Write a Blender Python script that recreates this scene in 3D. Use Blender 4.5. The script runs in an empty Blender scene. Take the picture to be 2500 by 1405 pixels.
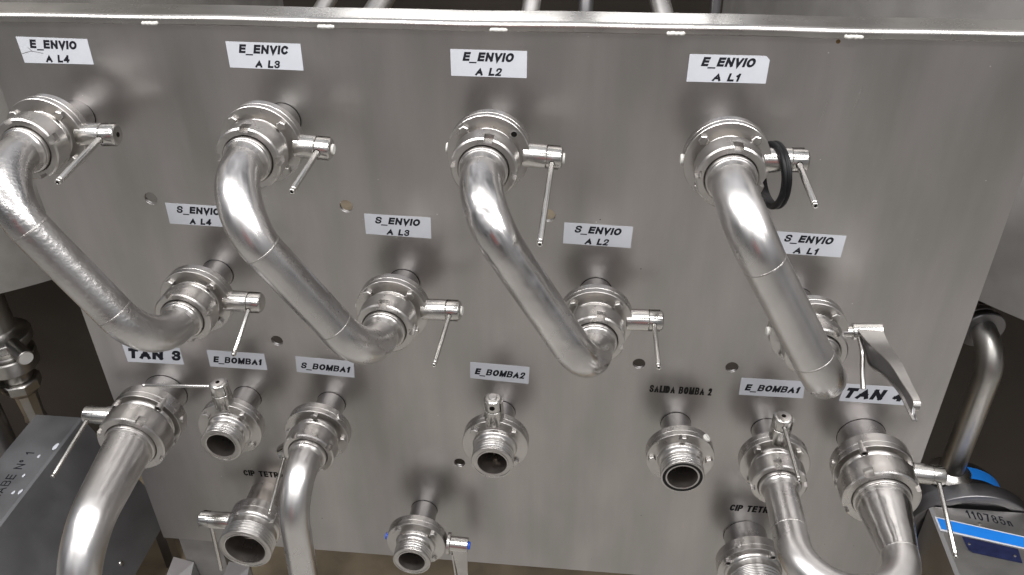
import bpy, math, random
from mathutils import Vector, Matrix
random.seed(7)
PI = math.pi
SC = bpy.context.scene
COL = SC.collection

# ------------------------------------------------------------------ camera
def camera_rotation(yaw, pitch, roll):
    return (Matrix.Rotation(yaw, 3, 'Z') @ Matrix.Rotation(pitch, 3, 'X') @ Matrix.Rotation(roll, 3, 'Y'))
R = camera_rotation(0.112947, -0.591374, 0.015069)      # columns: right, forward, up
cam = bpy.data.cameras.new('camera')
cam.sensor_width = 36.0
cam.lens = 36.0 * 2072.65 / 2500.0
cam.clip_start, cam.clip_end = 0.02, 100.0
co = bpy.data.objects.new('camera', cam)
m3 = Matrix((R.col[0], R.col[2], -R.col[1])).transposed()
co.matrix_world = Matrix.Translation((0.08217, -1.28258, 0.80775)) @ m3.to_4x4()
COL.objects.link(co)
SC.camera = co

# ------------------------------------------------------------------ view, world, lamps
SC.render.engine = 'CYCLES'
SC.cycles.max_bounces = 8
SC.cycles.glossy_bounces = 5
SC.cycles.sample_clamp_indirect = 2.0
SC.view_settings.view_transform = 'Standard'
SC.view_settings.look = 'None'
SC.view_settings.exposure = 0.0
SC.view_settings.gamma = 1.0
SC.view_settings.use_curve_mapping = False

world = bpy.data.worlds.new('World')
SC.world = world
world.use_nodes = True
nt = world.node_tree
nt.nodes.clear()
wo = nt.nodes.new('ShaderNodeOutputWorld')
bg = nt.nodes.new('ShaderNodeBackground')
tc = nt.nodes.new('ShaderNodeTexCoord')
sep = nt.nodes.new('ShaderNodeSeparateXYZ')
mr = nt.nodes.new('ShaderNodeMapRange')
mr.inputs['From Min'].default_value = -1.0
mr.inputs['From Max'].default_value = 1.0
ramp = nt.nodes.new('ShaderNodeValToRGB')
els = ramp.color_ramp.elements
els[0].position, els[0].color = 0.0, (0.2, 0.195, 0.19, 1)
els[1].position, els[1].color = 1.0, (0.62, 0.62, 0.64, 1)
for p, c in ((0.46, (0.16, 0.155, 0.155, 1)), (0.58, (0.20, 0.20, 0.205, 1)), (0.75, (0.44, 0.445, 0.47, 1))):
    e = els.new(p); e.color = c
nz = nt.nodes.new('ShaderNodeTexNoise')
nz.inputs['Scale'].default_value = 3.2
nz.inputs['Detail'].default_value = 2.0
nr = nt.nodes.new('ShaderNodeMapRange')
nr.inputs['From Min'].default_value = 0.35
nr.inputs['From Max'].default_value = 0.65
nr.inputs['To Min'].default_value = 0.22
nr.inputs['To Max'].default_value = 1.75
mx = nt.nodes.new('ShaderNodeMix'); mx.data_type = 'RGBA'; mx.blend_type = 'MULTIPLY'
mx.inputs['Factor'].default_value = 1.0
L = nt.links.new
L(tc.outputs['Generated'], sep.inputs[0]); L(sep.outputs['Z'], mr.inputs['Value'])
L(mr.outputs[0], ramp.inputs[0]); L(tc.outputs['Generated'], nz.inputs['Vector'])
L(nz.outputs[0], nr.inputs['Value'])
L(ramp.outputs[0], mx.inputs['A']); L(nr.outputs[0], mx.inputs['B'])
dt = nt.nodes.new('ShaderNodeVectorMath'); dt.operation = 'DOT_PRODUCT'
dt.inputs[1].default_value = (-0.05, -0.985, 0.16)
rm = nt.nodes.new('ShaderNodeMapRange'); rm.interpolation_type = 'SMOOTHSTEP'
rm.inputs['From Min'].default_value = 0.982; rm.inputs['From Max'].default_value = 0.991
m2 = nt.nodes.new('ShaderNodeMix'); m2.data_type = 'RGBA'
m2.inputs['B'].default_value = (0.34, 0.12, 0.11, 1)  # reddish patch added to the unseen world for red streaks on the pipes
L(tc.outputs['Generated'], dt.inputs[0]); L(dt.outputs['Value'], rm.inputs['Value']); L(rm.outputs[0], m2.inputs['Factor'])
L(mx.outputs['Result'], m2.inputs['A'])
L(m2.outputs['Result'], bg.inputs['Color'])
bg.inputs['Strength'].default_value = 1.0
L(bg.outputs[0], wo.inputs['Surface'])

def lamp(name, loc, target, sx, sy, power, color=(1, 0.985, 0.97)):
    d = bpy.data.lights.new(name, 'AREA')
    d.shape = 'RECTANGLE'; d.size = sx; d.size_y = sy; d.energy = power; d.color = color
    o = bpy.data.objects.new(name, d)
    o.location = loc
    o.rotation_euler = (Vector(target) - Vector(loc)).to_track_quat('-Z', 'Y').to_euler()
    COL.objects.link(o)
    return o
# rows of ceiling luminaires above the operator
for lx, ly, lz, w in ((-2.2, -0.9, 2.3, 40), (-0.7, -0.9, 2.3, 40), (0.8, -0.9, 2.3, 40), (2.3, -0.9, 2.3, 40),
                      (-2.2, -2.6, 2.4, 16), (-0.7, -2.6, 2.4, 16), (0.8, -2.6, 2.4, 16), (2.3, -2.6, 2.4, 16)):
    lamp('overhead_lamp', (lx, ly, lz), (lx, ly, 0), 1.2, 0.35, w)
for lx in (-1.2, 0.9):  # unseen rear lamps added to brighten the top rail
    lamp('overhead_lamp', (lx, 5.6, 2.6), (lx, 5.6, 0), 1.8, 1.0, 48)

# ------------------------------------------------------------------ materials
def new_mat(name):
    m = bpy.data.materials.new(name); m.use_nodes = True
    n = m.node_tree.nodes
    return m, m.node_tree, n['Principled BSDF']
def node(t, kind, **kw):
    n = t.nodes.new(kind)
    for k, v in kw.items():
        n.inputs[k.replace('_', ' ')].default_value = v
    return n
def steel(name, col, rough, rvar=0.06, wob=0.0, wob_scale=18.0, grain=0.0, grain_scale=500.0, metal=1.0,
          stretch=(1, 1, 1), cvar=0.12, spots=0.0, hue=(1, 1, 1)):
    m, t, b = new_mat(name)
    b.inputs['Metallic'].default_value = metal
    tc = t.nodes.new('ShaderNodeTexCoord')
    mp = t.nodes.new('ShaderNodeMapping'); mp.inputs['Scale'].default_value = stretch
    t.links.new(tc.outputs['Object'], mp.inputs[0])
    n1 = node(t, 'ShaderNodeTexNoise', Scale=7.0, Detail=5.0, Roughness=0.6)
    t.links.new(mp.outputs[0], n1.inputs['Vector'])
    r = node(t, 'ShaderNodeMapRange', From_Min=0.2, From_Max=0.8, To_Min=rough - rvar * 1.3, To_Max=rough + rvar * 1.3); r.interpolation_type = 'SMOOTHSTEP'
    t.links.new(n1.outputs[0], r.inputs['Value']); t.links.new(r.outputs[0], b.inputs['Roughness'])
    n2 = node(t, 'ShaderNodeTexNoise', Scale=11.0, Detail=4.0)
    t.links.new(mp.outputs[0], n2.inputs['Vector'])
    cr = t.nodes.new('ShaderNodeValToRGB')
    lo = [c * (1 - cvar) * h_ for c, h_ in zip(col, hue)]; hi = [min(1, c * (1 + cvar)) for c in col]
    cr.color_ramp.elements[0].position = 0.3; cr.color_ramp.elements[0].color = (*lo, 1)
    cr.color_ramp.elements[1].position = 0.7; cr.color_ramp.elements[1].color = (*hi, 1); cr.color_ramp.interpolation = 'EASE'
    t.links.new(n2.outputs[0], cr.inputs[0])
    last = cr.outputs[0]
    if spots:
        for sc_, amp in (((42.0, 1.0, 1.6), 0.03), ((7.0, 1.0, 5.0), 0.035)):
            mb_ = t.nodes.new('ShaderNodeMapping'); mb_.inputs['Scale'].default_value = sc_
            t.links.new(tc.outputs['Object'], mb_.inputs[0])
            nb_ = node(t, 'ShaderNodeTexNoise', Scale=1.0, Detail=3.0)
            t.links.new(mb_.outputs[0], nb_.inputs['Vector'])
            rb_ = node(t, 'ShaderNodeMapRange', From_Min=0.25, From_Max=0.75, To_Min=1 - amp, To_Max=1 + amp)
            t.links.new(nb_.outputs[0], rb_.inputs['Value'])
            vm_ = t.nodes.new('ShaderNodeVectorMath'); vm_.operation = 'SCALE'
            t.links.new(last, vm_.inputs[0]); t.links.new(rb_.outputs[0], vm_.inputs['Scale'])
            last = vm_.outputs[0]
        for seed, scale, thr, c in ((0.0, 55.0, 0.055, (0.9, 0.88, 0.84, 1)), (3.7, 38.0, 0.045, (0.05, 0.045, 0.04, 1))):
            sh = t.nodes.new('ShaderNodeMapping'); sh.inputs['Location'].default_value = (seed, seed * 2, seed)
            t.links.new(tc.outputs['Object'], sh.inputs[0])
            v = node(t, 'ShaderNodeTexVoronoi', Scale=scale)
            t.links.new(sh.outputs[0], v.inputs['Vector'])
            w = t.nodes.new('ShaderNodeTexWhiteNoise')
            t.links.new(v.outputs['Position'], w.inputs['Vector'])
            gate = t.nodes.new('ShaderNodeMath'); gate.operation = 'GREATER_THAN'; gate.inputs[1].default_value = 1 - 0.05 * spots
            t.links.new(w.outputs['Value'], gate.inputs[0])
            dot = t.nodes.new('ShaderNodeMath'); dot.operation = 'LESS_THAN'; dot.inputs[1].default_value = thr
            t.links.new(v.outputs['Distance'], dot.inputs[0])
            mu = t.nodes.new('ShaderNodeMath'); mu.operation = 'MULTIPLY'
            t.links.new(gate.outputs[0], mu.inputs[0]); t.links.new(dot.outputs[0], mu.inputs[1])
            mixn = t.nodes.new('ShaderNodeMix'); mixn.data_type = 'RGBA'
            t.links.new(mu.outputs[0], mixn.inputs['Factor']); t.links.new(last, mixn.inputs['A'])
            mixn.inputs['B'].default_value = c
            last = mixn.outputs['Result']
    t.links.new(last, b.inputs['Base Color'])
    prev = None
    if wob:
        nb = node(t, 'ShaderNodeTexNoise', Scale=wob_scale, Detail=1.5)
        t.links.new(mp.outputs[0], nb.inputs['Vector'])
        bu = node(t, 'ShaderNodeBump', Strength=1.0, Distance=wob)
        t.links.new(nb.outputs[0], bu.inputs['Height']); prev = bu
    if grain:
        ng = node(t, 'ShaderNodeTexNoise', Scale=grain_scale, Detail=2.0)
        t.links.new(mp.outputs[0], ng.inputs['Vector'])
        b2 = node(t, 'ShaderNodeBump', Strength=1.0, Distance=grain)
        t.links.new(ng.outputs[0], b2.inputs['Height'])
        if prev: t.links.new(prev.outputs[0], b2.inputs['Normal'])
        prev = b2
    if prev: t.links.new(prev.outputs[0], b.inputs['Normal'])
    return m
def plain(name, col, rough=0.6, metal=0.0, var=0.1, scale=20.0, bump=0.0, spec=0.5):
    m, t, b = new_mat(name)
    b.inputs['Specular IOR Level'].default_value = spec
    b.inputs['Metallic'].default_value = metal
    tc = t.nodes.new('ShaderNodeTexCoord')
    n = node(t, 'ShaderNodeTexNoise', Scale=scale, Detail=5.0)
    t.links.new(tc.outputs['Object'], n.inputs['Vector'])
    cr = t.nodes.new('ShaderNodeValToRGB')
    cr.color_ramp.elements[0].position = 0.3; cr.color_ramp.elements[0].color = (*[c * (1 - var) for c in col], 1)
    cr.color_ramp.elements[1].position = 0.7; cr.color_ramp.elements[1].color = (*[min(1, c * (1 + var)) for c in col], 1)
    t.links.new(n.outputs[0], cr.inputs[0]); t.links.new(cr.outputs[0], b.inputs['Base Color'])
    b.inputs['Roughness'].default_value = rough
    if bump:
        bu = node(t, 'ShaderNodeBump', Strength=1.0, Distance=bump)
        t.links.new(n.outputs[0], bu.inputs['Height']); t.links.new(bu.outputs[0], b.inputs['Normal'])
    return m
M_PANEL = steel('panel steel', (0.485, 0.460, 0.452), 0.36, 0.045, wob=0.0012, wob_scale=5.0, grain=0.00003, grain_scale=260, stretch=(1, 1, 0.3), cvar=0.09, spots=1.3, hue=(1.0, 1.03, 1.01))
M_RAIL = steel('rail steel', (0.62, 0.60, 0.57), 0.27, 0.05, wob=0.0004, wob_scale=14)
M_CAST = steel('turned steel', (0.57, 0.55, 0.53), 0.29, 0.06, wob=0.0002, wob_scale=40, grain=0.00002, grain_scale=700)
M_STUB = steel('stub steel', (0.50, 0.485, 0.48), 0.27, 0.05, wob=0.0003, wob_scale=30)
M_NUT = steel('nut steel', (0.57, 0.55, 0.53), 0.28, 0.07, wob=0.0006, wob_scale=60, grain=0.00004, grain_scale=500)
M_PIPE = steel('polished pipe steel', (0.63, 0.615, 0.605), 0.29, 0.07, wob=0.0012, wob_scale=26, grain=0.00002, grain_scale=600, stretch=(1, 1, 0.6))
M_WAVY = steel('hammered pipe steel', (0.63, 0.615, 0.605), 0.235, 0.06, wob=0.003, wob_scale=22)
M_PITTED = steel('pitted pipe steel', (0.56, 0.545, 0.535), 0.30, 0.06, wob=0.0006, wob_scale=60, grain=0.0006, grain_scale=150)
M_ROD = steel('rod steel', (0.62, 0.605, 0.58), 0.22, 0.05, grain=0.00002, grain_scale=900)
M_BORE = steel('bore steel', (0.52, 0.475, 0.44), 0.30, 0.05, metal=0.95)
M_WELD = steel('weld steel', (0.50, 0.48, 0.46), 0.40, 0.08, wob=0.0012, wob_scale=260)
M_TANK = steel('tank steel', (0.33, 0.32, 0.31), 0.45, 0.06, wob=0.003, wob_scale=3, metal=0.35, cvar=0.10)
M_LEG = steel('leg steel', (0.36, 0.35, 0.345), 0.45, 0.06, wob=0.001, wob_scale=9, metal=0.7)
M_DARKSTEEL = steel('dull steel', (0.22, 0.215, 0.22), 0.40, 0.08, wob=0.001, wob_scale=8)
M_SHADE = steel('dull fitting steel', (0.44, 0.425, 0.40), 0.34, 0.08)
M_RUBBER = plain('black rubber', (0.008, 0.008, 0.009), 0.42, var=0.2, spec=0.22)
M_HOLE = plain('recess shade', (0.010, 0.009, 0.008), 0.9, spec=0.05)
M_VINYL = plain('white vinyl', (0.58, 0.60, 0.645), 0.45, var=0.04, scale=30)
M_INK = plain('black ink', (0.016, 0.017, 0.022), 0.7, var=0.25, scale=300, spec=0.12)
M_PAINT = plain('black stencil paint', (0.018, 0.017, 0.016), 0.8, var=0.3, scale=200, spec=0.08)
M_PLASTIC = plain('pale plastic', (0.62, 0.61, 0.58), 0.45)
M_BLUE = plain('blue plastic', (0.02, 0.10, 0.62), 0.4)
M_BLUEVINYL = plain('blue vinyl', (0.012, 0.19, 0.66), 0.4, var=0.06)
M_NAVY = plain('navy plate', (0.014, 0.018, 0.055), 0.35, var=0.3, scale=60)
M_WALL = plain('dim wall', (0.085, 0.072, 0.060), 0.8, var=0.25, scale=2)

# ------------------------------------------------------------------ mesh helpers
class MB:
    def __init__(s): s.v = []; s.f = []
    def add(s, vs, fs):
        o = len(s.v); s.v += [Vector(x) for x in vs]; s.f += [tuple(i + o for i in f) for f in fs]
        return s
    def lathe(s, prof, n=64, mat=None, arc=None, caps=True):
        mat = mat or Matrix.Identity(4)
        vs = []; fs = []
        closed = arc is None
        cols = n if closed else n + 1
        a0, a1 = (0, 2 * PI) if closed else arc
        for j in range(cols):
            a = a0 + (a1 - a0) * j / n
            for r, z in prof: vs.append(mat @ Vector((r * math.cos(a), r * math.sin(a), z)))
        k = len(prof)
        for j in range(n):
            j2 = (j + 1) % cols
            for i in range(k - 1):
                fs.append((j * k + i, j2 * k + i, j2 * k + i + 1, j * k + i + 1))
        return s.add(vs, fs)
    def cyl(s, p0, p1, r, n=24, b=0.0, r1=None):
        p0, p1 = Vector(p0), Vector(p1); h = (p1 - p0).length
        r1 = r if r1 is None else r1
        q = (p1 - p0).to_track_quat('Z', 'Y').to_matrix().to_4x4()
        return s.lathe([(0, 0), (r - b, 0), (r, b), (r1, h - b), (r1 - b, h), (0, h)] if b else [(0, 0), (r, 0), (r1, h), (0, h)], n, Matrix.Translation(p0) @ q)
    def box(s, lo, hi, mat=None):
        mat = mat or Matrix.Identity(4)
        x0, y0, z0 = lo; x1, y1, z1 = hi
        vs = [mat @ Vector(p) for p in ((x0, y0, z0), (x1, y0, z0), (x1, y1, z0), (x0, y1, z0), (x0, y0, z1), (x1, y0, z1), (x1, y1, z1), (x0, y1, z1))]
        return s.add(vs, [(0, 3, 2, 1), (4, 5, 6, 7), (0, 1, 5, 4), (1, 2, 6, 5), (2, 3, 7, 6), (3, 0, 4, 7)])
    def sweep(s, pts, rads, n=40, cap=True):
        pts = [Vector(p) for p in pts]; k = len(pts)
        if not hasattr(rads, '__len__'): rads = [rads] * k
        tang = [(pts[min(i + 1, k - 1)] - pts[max(i - 1, 0)]).normalized() for i in range(k)]
        ref = Vector((0.31, 0.2, 0.93)); ref = (ref - ref.dot(tang[0]) * tang[0]).normalized()
        vs = []
        for i in range(k):
            ref = (ref - ref.dot(tang[i]) * tang[i]).normalized(); bi = tang[i].cross(ref)
            for j in range(n):
                a = 2 * PI * j / n
                vs.append(pts[i] + rads[i] * (math.cos(a) * ref + math.sin(a) * bi))
        fs = [(i * n + j, i * n + (j + 1) % n, (i + 1) * n + (j + 1) % n, (i + 1) * n + j) for i in range(k - 1) for j in range(n)]
        if cap: fs += [tuple(range(n - 1, -1, -1)), tuple((k - 1) * n + j for j in range(n))]
        return s.add(vs, fs)
    def prism(s, poly, d0, d1, mat=None):
        mat = mat or Matrix.Identity(4); n = len(poly)
        vs = [mat @ Vector((x, y, d0)) for x, y in poly] + [mat @ Vector((x, y, d1)) for x, y in poly]
        return s.add(vs, [tuple(range(n - 1, -1, -1)), tuple(range(n, 2 * n))] + [(i, (i + 1) % n, n + (i + 1) % n, n + i) for i in range(n)])
    def build(s, name, mat, parent=None, smooth=35.0, label=None):
        me = bpy.data.meshes.new(name)
        me.from_pydata([tuple(v) for v in s.v], [], s.f)
        import bmesh
        bm = bmesh.new(); bm.from_mesh(me)
        bmesh.ops.remove_doubles(bm, verts=bm.verts, dist=1e-6)
        bmesh.ops.recalc_face_normals(bm, faces=bm.faces)
        bm.to_mesh(me); bm.free()
        if smooth:
            for p in me.polygons: p.use_smooth = True
            me.set_sharp_from_angle(angle=math.radians(smooth))
        me.materials.append(mat)
        o = bpy.data.objects.new(name, me); COL.objects.link(o)
        if parent: o.parent = parent
        if label: o['label'] = label
        return o
def bev(prof, b=0.0009, ang=25):
    out = [prof[0]]
    for i in range(1, len(prof) - 1):
        p0, p1, p2 = Vector(prof[i - 1]), Vector(prof[i]), Vector(prof[i + 1])
        d0, d1 = p0 - p1, p2 - p1
        if d0.length < 1e-9 or d1.length < 1e-9: out.append(prof[i]); continue
        if math.degrees(d0.angle(-d1)) > ang:
            c = min(b, d0.length * 0.4, d1.length * 0.4)
            out += [tuple(p1 + d0.normalized() * c), tuple(p1 + d1.normalized() * c)]
        else: out.append(prof[i])
    out.append(prof[-1]); return out
def thing(name, label, cat, mat=None, group=None):
    o = bpy.data.objects.new(name, None); COL.objects.link(o)
    o.empty_display_size = 0.05
    if mat is not None: o.matrix_world = mat
    o['label'] = label; o['category'] = cat
    if group: o['group'] = group
    return o
def tag(o, label, cat, group=None):
    o['label'] = label; o['category'] = cat
    if group: o['group'] = group
    return o
def struct(o): o['kind'] = 'structure'; return o

def _ell(cx, cy, rx, ry, a0=0, a1=360, n=20):
    return [(cx + rx * math.cos(math.radians(a0 + (a1 - a0) * k / n)), cy + ry * math.sin(math.radians(a0 + (a1 - a0) * k / n))) for k in range(n + 1)]
def _crv(pts, n=4):
    out = []
    for i in range(len(pts) - 1):
        p0, p1, p2, p3 = pts[max(i - 1, 0)], pts[i], pts[i + 1], pts[min(i + 2, len(pts) - 1)]
        for k in range(n):
            t = k / n
            out.append(tuple(0.5 * (2 * p1[c] + (p2[c] - p0[c]) * t + (2 * p0[c] - 5 * p1[c] + 4 * p2[c] - p3[c]) * t * t + (3 * p1[c] - p0[c] - 3 * p2[c] + p3[c]) * t ** 3) for c in (0, 1)))
    return out + [pts[-1]]
_S = _crv([(0.97, 0.78), (0.82, 0.96), (0.5, 1), (0.14, 0.94), (0.03, 0.75), (0.17, 0.59), (0.5, 0.51), (0.85, 0.42), (1, 0.25), (0.86, 0.06), (0.5, 0), (0.13, 0.06), (0, 0.25)])
GLYPH = {
 'A': (0.80, [[(0, 0), (0.5, 1), (1, 0)], [(0.2, 0.30), (0.8, 0.30)]]),
 'B': (0.74, [[(0, 0), (0, 1)], [(0, 1), (0.62, 1)] + _ell(0.62, 0.765, 0.33, 0.235, 80, -80, 10) + [(0.62, 0.53), (0, 0.53)], [(0.62, 0.53)] + _ell(0.64, 0.265, 0.36, 0.265, 80, -80, 10) + [(0.62, 0), (0, 0)]]),
 'C': (0.76, [_ell(0.52, 0.5, 0.5, 0.5, 42, 318, 22)]),
 'D': (0.76, [[(0, 0), (0, 1)], [(0, 1), (0.45, 1)] + _ell(0.45, 0.5, 0.55, 0.5, 80, -80, 14) + [(0.45, 0), (0, 0)]]),
 'E': (0.68, [[(0, 0), (0, 1)], [(0, 1), (1, 1)], [(0, 0.52), (0.94, 0.52)], [(0, 0), (1, 0)]]),
 'I': (0.19, [[(0.5, 0), (0.5, 1)]]),
 'J': (0.58, [[(1, 1), (1, 0.3)] + _ell(0.5, 0.28, 0.5, 0.28, -10, -170, 12)]),
 'L': (0.62, [[(0, 1), (0, 0)], [(0, 0), (1, 0)]]),
 'M': (0.88, [[(0, 0), (0, 1)], [(0, 1), (0.5, 0.08), (1, 1)], [(1, 1), (1, 0)]]),
 'N': (0.76, [[(0, 0), (0, 1)], [(0, 1), (1, 0)], [(1, 0), (1, 1)]]),
 'O': (0.82, [_ell(0.5, 0.5, 0.5, 0.5, 0, 360, 28)]),
 'P': (0.70, [[(0, 0), (0, 1)], [(0, 1), (0.6, 1)] + _ell(0.6, 0.73, 0.4, 0.27, 80, -80, 12) + [(0.6, 0.46), (0, 0.46)]]),
 'R': (0.76, [[(0, 0), (0, 1)], [(0, 1), (0.6, 1)] + _ell(0.6, 0.74, 0.36, 0.26, 80, -80, 12) + [(0.6, 0.48), (0, 0.48)], [(0.5, 0.48), (1, 0)]]),
 'S': (0.72, [_S]),
 'T': (0.70, [[(0, 1), (1, 1)], [(0.5, 1), (0.5, 0)]]),
 'V': (0.76, [[(0, 1), (0.5, 0), (1, 1)]]),
 '_': (0.62, [[(0, -0.16), (1, -0.16)]]),
 '0': (0.62, [_ell(0.5, 0.5, 0.5, 0.5, 0, 360, 24)]),
 '1': (0.42, [[(0.05, 0.76), (0.75, 1)], [(0.8, 1), (0.8, 0)]]),
 '2': (0.62, [_crv([(0.02, 0.72), (0.12, 0.93), (0.5, 1), (0.88, 0.93), (0.97, 0.72), (0.8, 0.47), (0.35, 0.2), (0, 0)]), [(0, 0), (1, 0)]]),
 '3': (0.62, [_crv([(0.03, 0.78), (0.16, 0.96), (0.5, 1), (0.86, 0.93), (0.93, 0.75), (0.82, 0.58), (0.42, 0.53)]), _crv([(0.42, 0.53), (0.88, 0.45), (1, 0.26), (0.86, 0.06), (0.5, 0), (0.13, 0.05), (0, 0.23)])]),
 '4': (0.68, [[(0.74, 0), (0.74, 1)], [(0.74, 1), (0, 0.27)], [(0, 0.27), (1, 0.27)]]),
 '5': (0.62, [[(0.92, 1), (0.18, 1)], [(0.18, 1), (0.08, 0.5)], _crv([(0.08, 0.5), (0.28, 0.61), (0.55, 0.64), (0.88, 0.54), (1, 0.32), (0.87, 0.08), (0.5, 0), (0.13, 0.06), (0, 0.22)])]),
 '7': (0.60, [[(0, 1), (1, 1)], [(1, 1), (0.35, 0)]]),
 '8': (0.64, [_ell(0.5, 0.77, 0.42, 0.23, 0, 360, 20), _ell(0.5, 0.27, 0.5, 0.27, 0, 360, 22)]),
 'n': (0.55, [[(0, 0), (0, 0.55)], _crv([(0, 0.35), (0.35, 0.55), (0.8, 0.5), (1, 0.0)])]),
 '\u00ba': (0.36, [_ell(0.5, 0.78, 0.5, 0.2, 0, 360, 16)]),
}
def text_mesh(body, x0, x1, z0, z1, weight=0.17, gap=0.15, squash=1.0):
    """flat lettering drawn as pen strokes: 2-D points and faces fitted to the box (physical units)"""
    h = z1 - z0; t = weight * abs(h)
    tot = sum(0.42 if c == ' ' else GLYPH[c][0] for c in body) + gap * (len(body) - 1)
    k = (x1 - x0) / tot; x = x0
    vs = []; fs = []; depth = []
    layer = 0
    for c in body:
        if c == ' ': x += (0.42 + gap) * k; continue
        w, strokes = GLYPH[c]; gw = w * k
        tx = min(t, gw)
        fw = 0.82 if c in 'S38B52' else 1.0
        for st in strokes:
            layer += 1
            if c == '_': P = [Vector((x + p[0] * gw, z0 + p[1] * h)) for p in st]; hw = t * 0.28
            else: P = [Vector((x + tx * fw / 2 + p[0] * (gw - tx * fw), z0 + t * fw / 2 + p[1] * (h - t * fw))) for p in st]; hw = t * fw / 2
            closed = (P[0] - P[-1]).length < 1e-6 and len(P) > 3
            n = len(P); base = len(vs)
            ext = 0.0 if closed else (hw if c not in 'AVM7' else hw * 0.3)
            if not closed:
                P[0] = P[0] - (P[1] - P[0]).normalized() * ext if len(st) <= 3 and c in 'ELTFDBPR4N1I_2' and False else P[0]
            for i in range(n):
                d0 = (P[i] - P[i - 1]).normalized() if i > 0 else ((P[0] - P[-2]).normalized() if closed else (P[1] - P[0]).normalized())
                d1 = (P[i + 1] - P[i]).normalized() if i < n - 1 else ((P[1] - P[0]).normalized() if closed else d0)
                m = Vector((-(d0.y + d1.y), d0.x + d1.x))
                if m.length < 1e-6: m = Vector((-d0.y, d0.x))
                m.normalize(); nn_ = Vector((-d0.y, d0.x)); s_ = hw / max(0.35, m.dot(nn_))
                q = P[i]
                if i == 0 and not closed: q = q - d1 * hw
                if i == n - 1 and not closed: q = q + d0 * hw
                vs += [q + m * s_, q - m * s_]; depth += [layer, layer]
            for i in range(n - 1): fs.append((base + 2 * i, base + 2 * i + 1, base + 2 * i + 3, base + 2 * i + 2))
        x += gw + gap * k
    # keep to the cap height (square pen ends)
    lo, hi = min(z0, z1), max(z0, z1)
    vs = [(v.x, v.y if v.y < lo - 0.02 * abs(h) else min(max(v.y, lo), hi)) for v in vs]
    return vs, fs, [d * 4e-6 for d in depth]

# ------------------------------------------------------------------ setting: floor and wall behind
FZ = -1.25
mfloor, t, b = new_mat('tiled floor')
tcn = t.nodes.new('ShaderNodeTexCoord')
br = t.nodes.new('ShaderNodeTexBrick')
br.offset = 0.0; br.squash = 1.0
br.inputs['Scale'].default_value = 1.0
br.inputs['Brick Width'].default_value = 0.24; br.inputs['Row Height'].default_value = 0.12
br.inputs['Mortar Size'].default_value = 0.004
br.inputs['Color1'].default_value = (0.37, 0.357, 0.333, 1); br.inputs['Color2'].default_value = (0.33, 0.318, 0.295, 1)
br.inputs['Mortar'].default_value = (0.10, 0.085, 0.065, 1)
nn = node(t, 'ShaderNodeTexNoise', Scale=9.0, Detail=6.0)
mm = t.nodes.new('ShaderNodeMix'); mm.data_type = 'RGBA'; mm.blend_type = 'MULTIPLY'; mm.inputs['Factor'].default_value = 0.7
rr = node(t, 'ShaderNodeMapRange', From_Min=0.3, From_Max=0.7, To_Min=0.55, To_Max=1.2)
t.links.new(tcn.outputs['Object'], br.inputs['Vector']); t.links.new(tcn.outputs['Object'], nn.inputs['Vector'])
t.links.new(nn.outputs[0], rr.inputs['Value']); t.links.new(br.outputs[0], mm.inputs['A']); t.links.new(rr.outputs[0], mm.inputs['B'])
t.links.new(mm.outputs['Result'], b.inputs['Base Color']); b.inputs['Roughness'].default_value = 0.35
struct(MB().add([(-7, -8, FZ), (7, -8, FZ), (7, 9, FZ), (-7, 9, FZ)], [(0, 1, 2, 3)]).build('floor', mfloor, smooth=0))
M_BROWN = plain('shaded brown floor', (0.27, 0.215, 0.145), 0.5, var=0.4, scale=6)  # brown floor sheet, its colour darkened for the shadow under the panel
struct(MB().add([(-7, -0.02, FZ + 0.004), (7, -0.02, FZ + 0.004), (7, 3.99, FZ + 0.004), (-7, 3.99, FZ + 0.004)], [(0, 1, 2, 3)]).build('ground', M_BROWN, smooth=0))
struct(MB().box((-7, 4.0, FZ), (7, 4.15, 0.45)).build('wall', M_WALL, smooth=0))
shade_wall = MB().box((-3.2, 0.62, FZ + 0.004), (3.2, 0.74, -0.46)).build('shade_wall', M_WALL, smooth=0)  # dark box added to stand in for the shade under the tanks
tag(shade_wall, 'dark brown wall added for the shade under the tanks behind the panel', 'wall')

# ------------------------------------------------------------------ steel panel
XL, XR, ZB, ZT = -0.9285, 0.7475, -0.8445, 0.4125
HOLES = [(-0.7157, 0.0966), (-0.3552, 0.0966), (0.0018, 0.0945), (-0.5344, -0.2135), (0.1787, -0.2205), (0.3525, -0.2165), (-0.1823, -0.519)]
def panel_mesh():
    cu = bpy.data.curves.new('p', 'CURVE'); cu.dimensions = '2D'; cu.fill_mode = 'BOTH'; cu.extrude = 0.003; cu.bevel_depth = 0.0007; cu.bevel_resolution = 1
    def poly(pts):
        sp = cu.splines.new('POLY'); sp.points.add(len(pts) - 1)
        for p, q in zip(sp.points, pts): p.co = (q[0], q[1], 0, 1)
        sp.use_cyclic_u = True
    poly([(XL, ZB), (XR, ZB), (XR, ZT), (XL, ZT)])
    for hx, hz in HOLES: poly([(hx + 0.0125 * math.cos(-k * PI / 18), hz + 0.0125 * math.sin(-k * PI / 18)) for k in range(36)])
    o = bpy.data.objects.new('p', cu); COL.objects.link(o)
    me = bpy.data.meshes.new_from_object(o.evaluated_get(bpy.context.evaluated_depsgraph_get()))
    bpy.data.objects.remove(o)
    # curve z -> world -y ; front face at y = 0
    for v in me.vertices: v.co = (v.co.x, 0.0037 - v.co.z, v.co.y)
    me.flip_normals(); me.materials.clear(); me.materials.append(M_PANEL); me.name = 'steel_panel'
    return me
panel = bpy.data.objects.new('steel_panel', panel_mesh()); COL.objects.link(panel)
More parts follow.
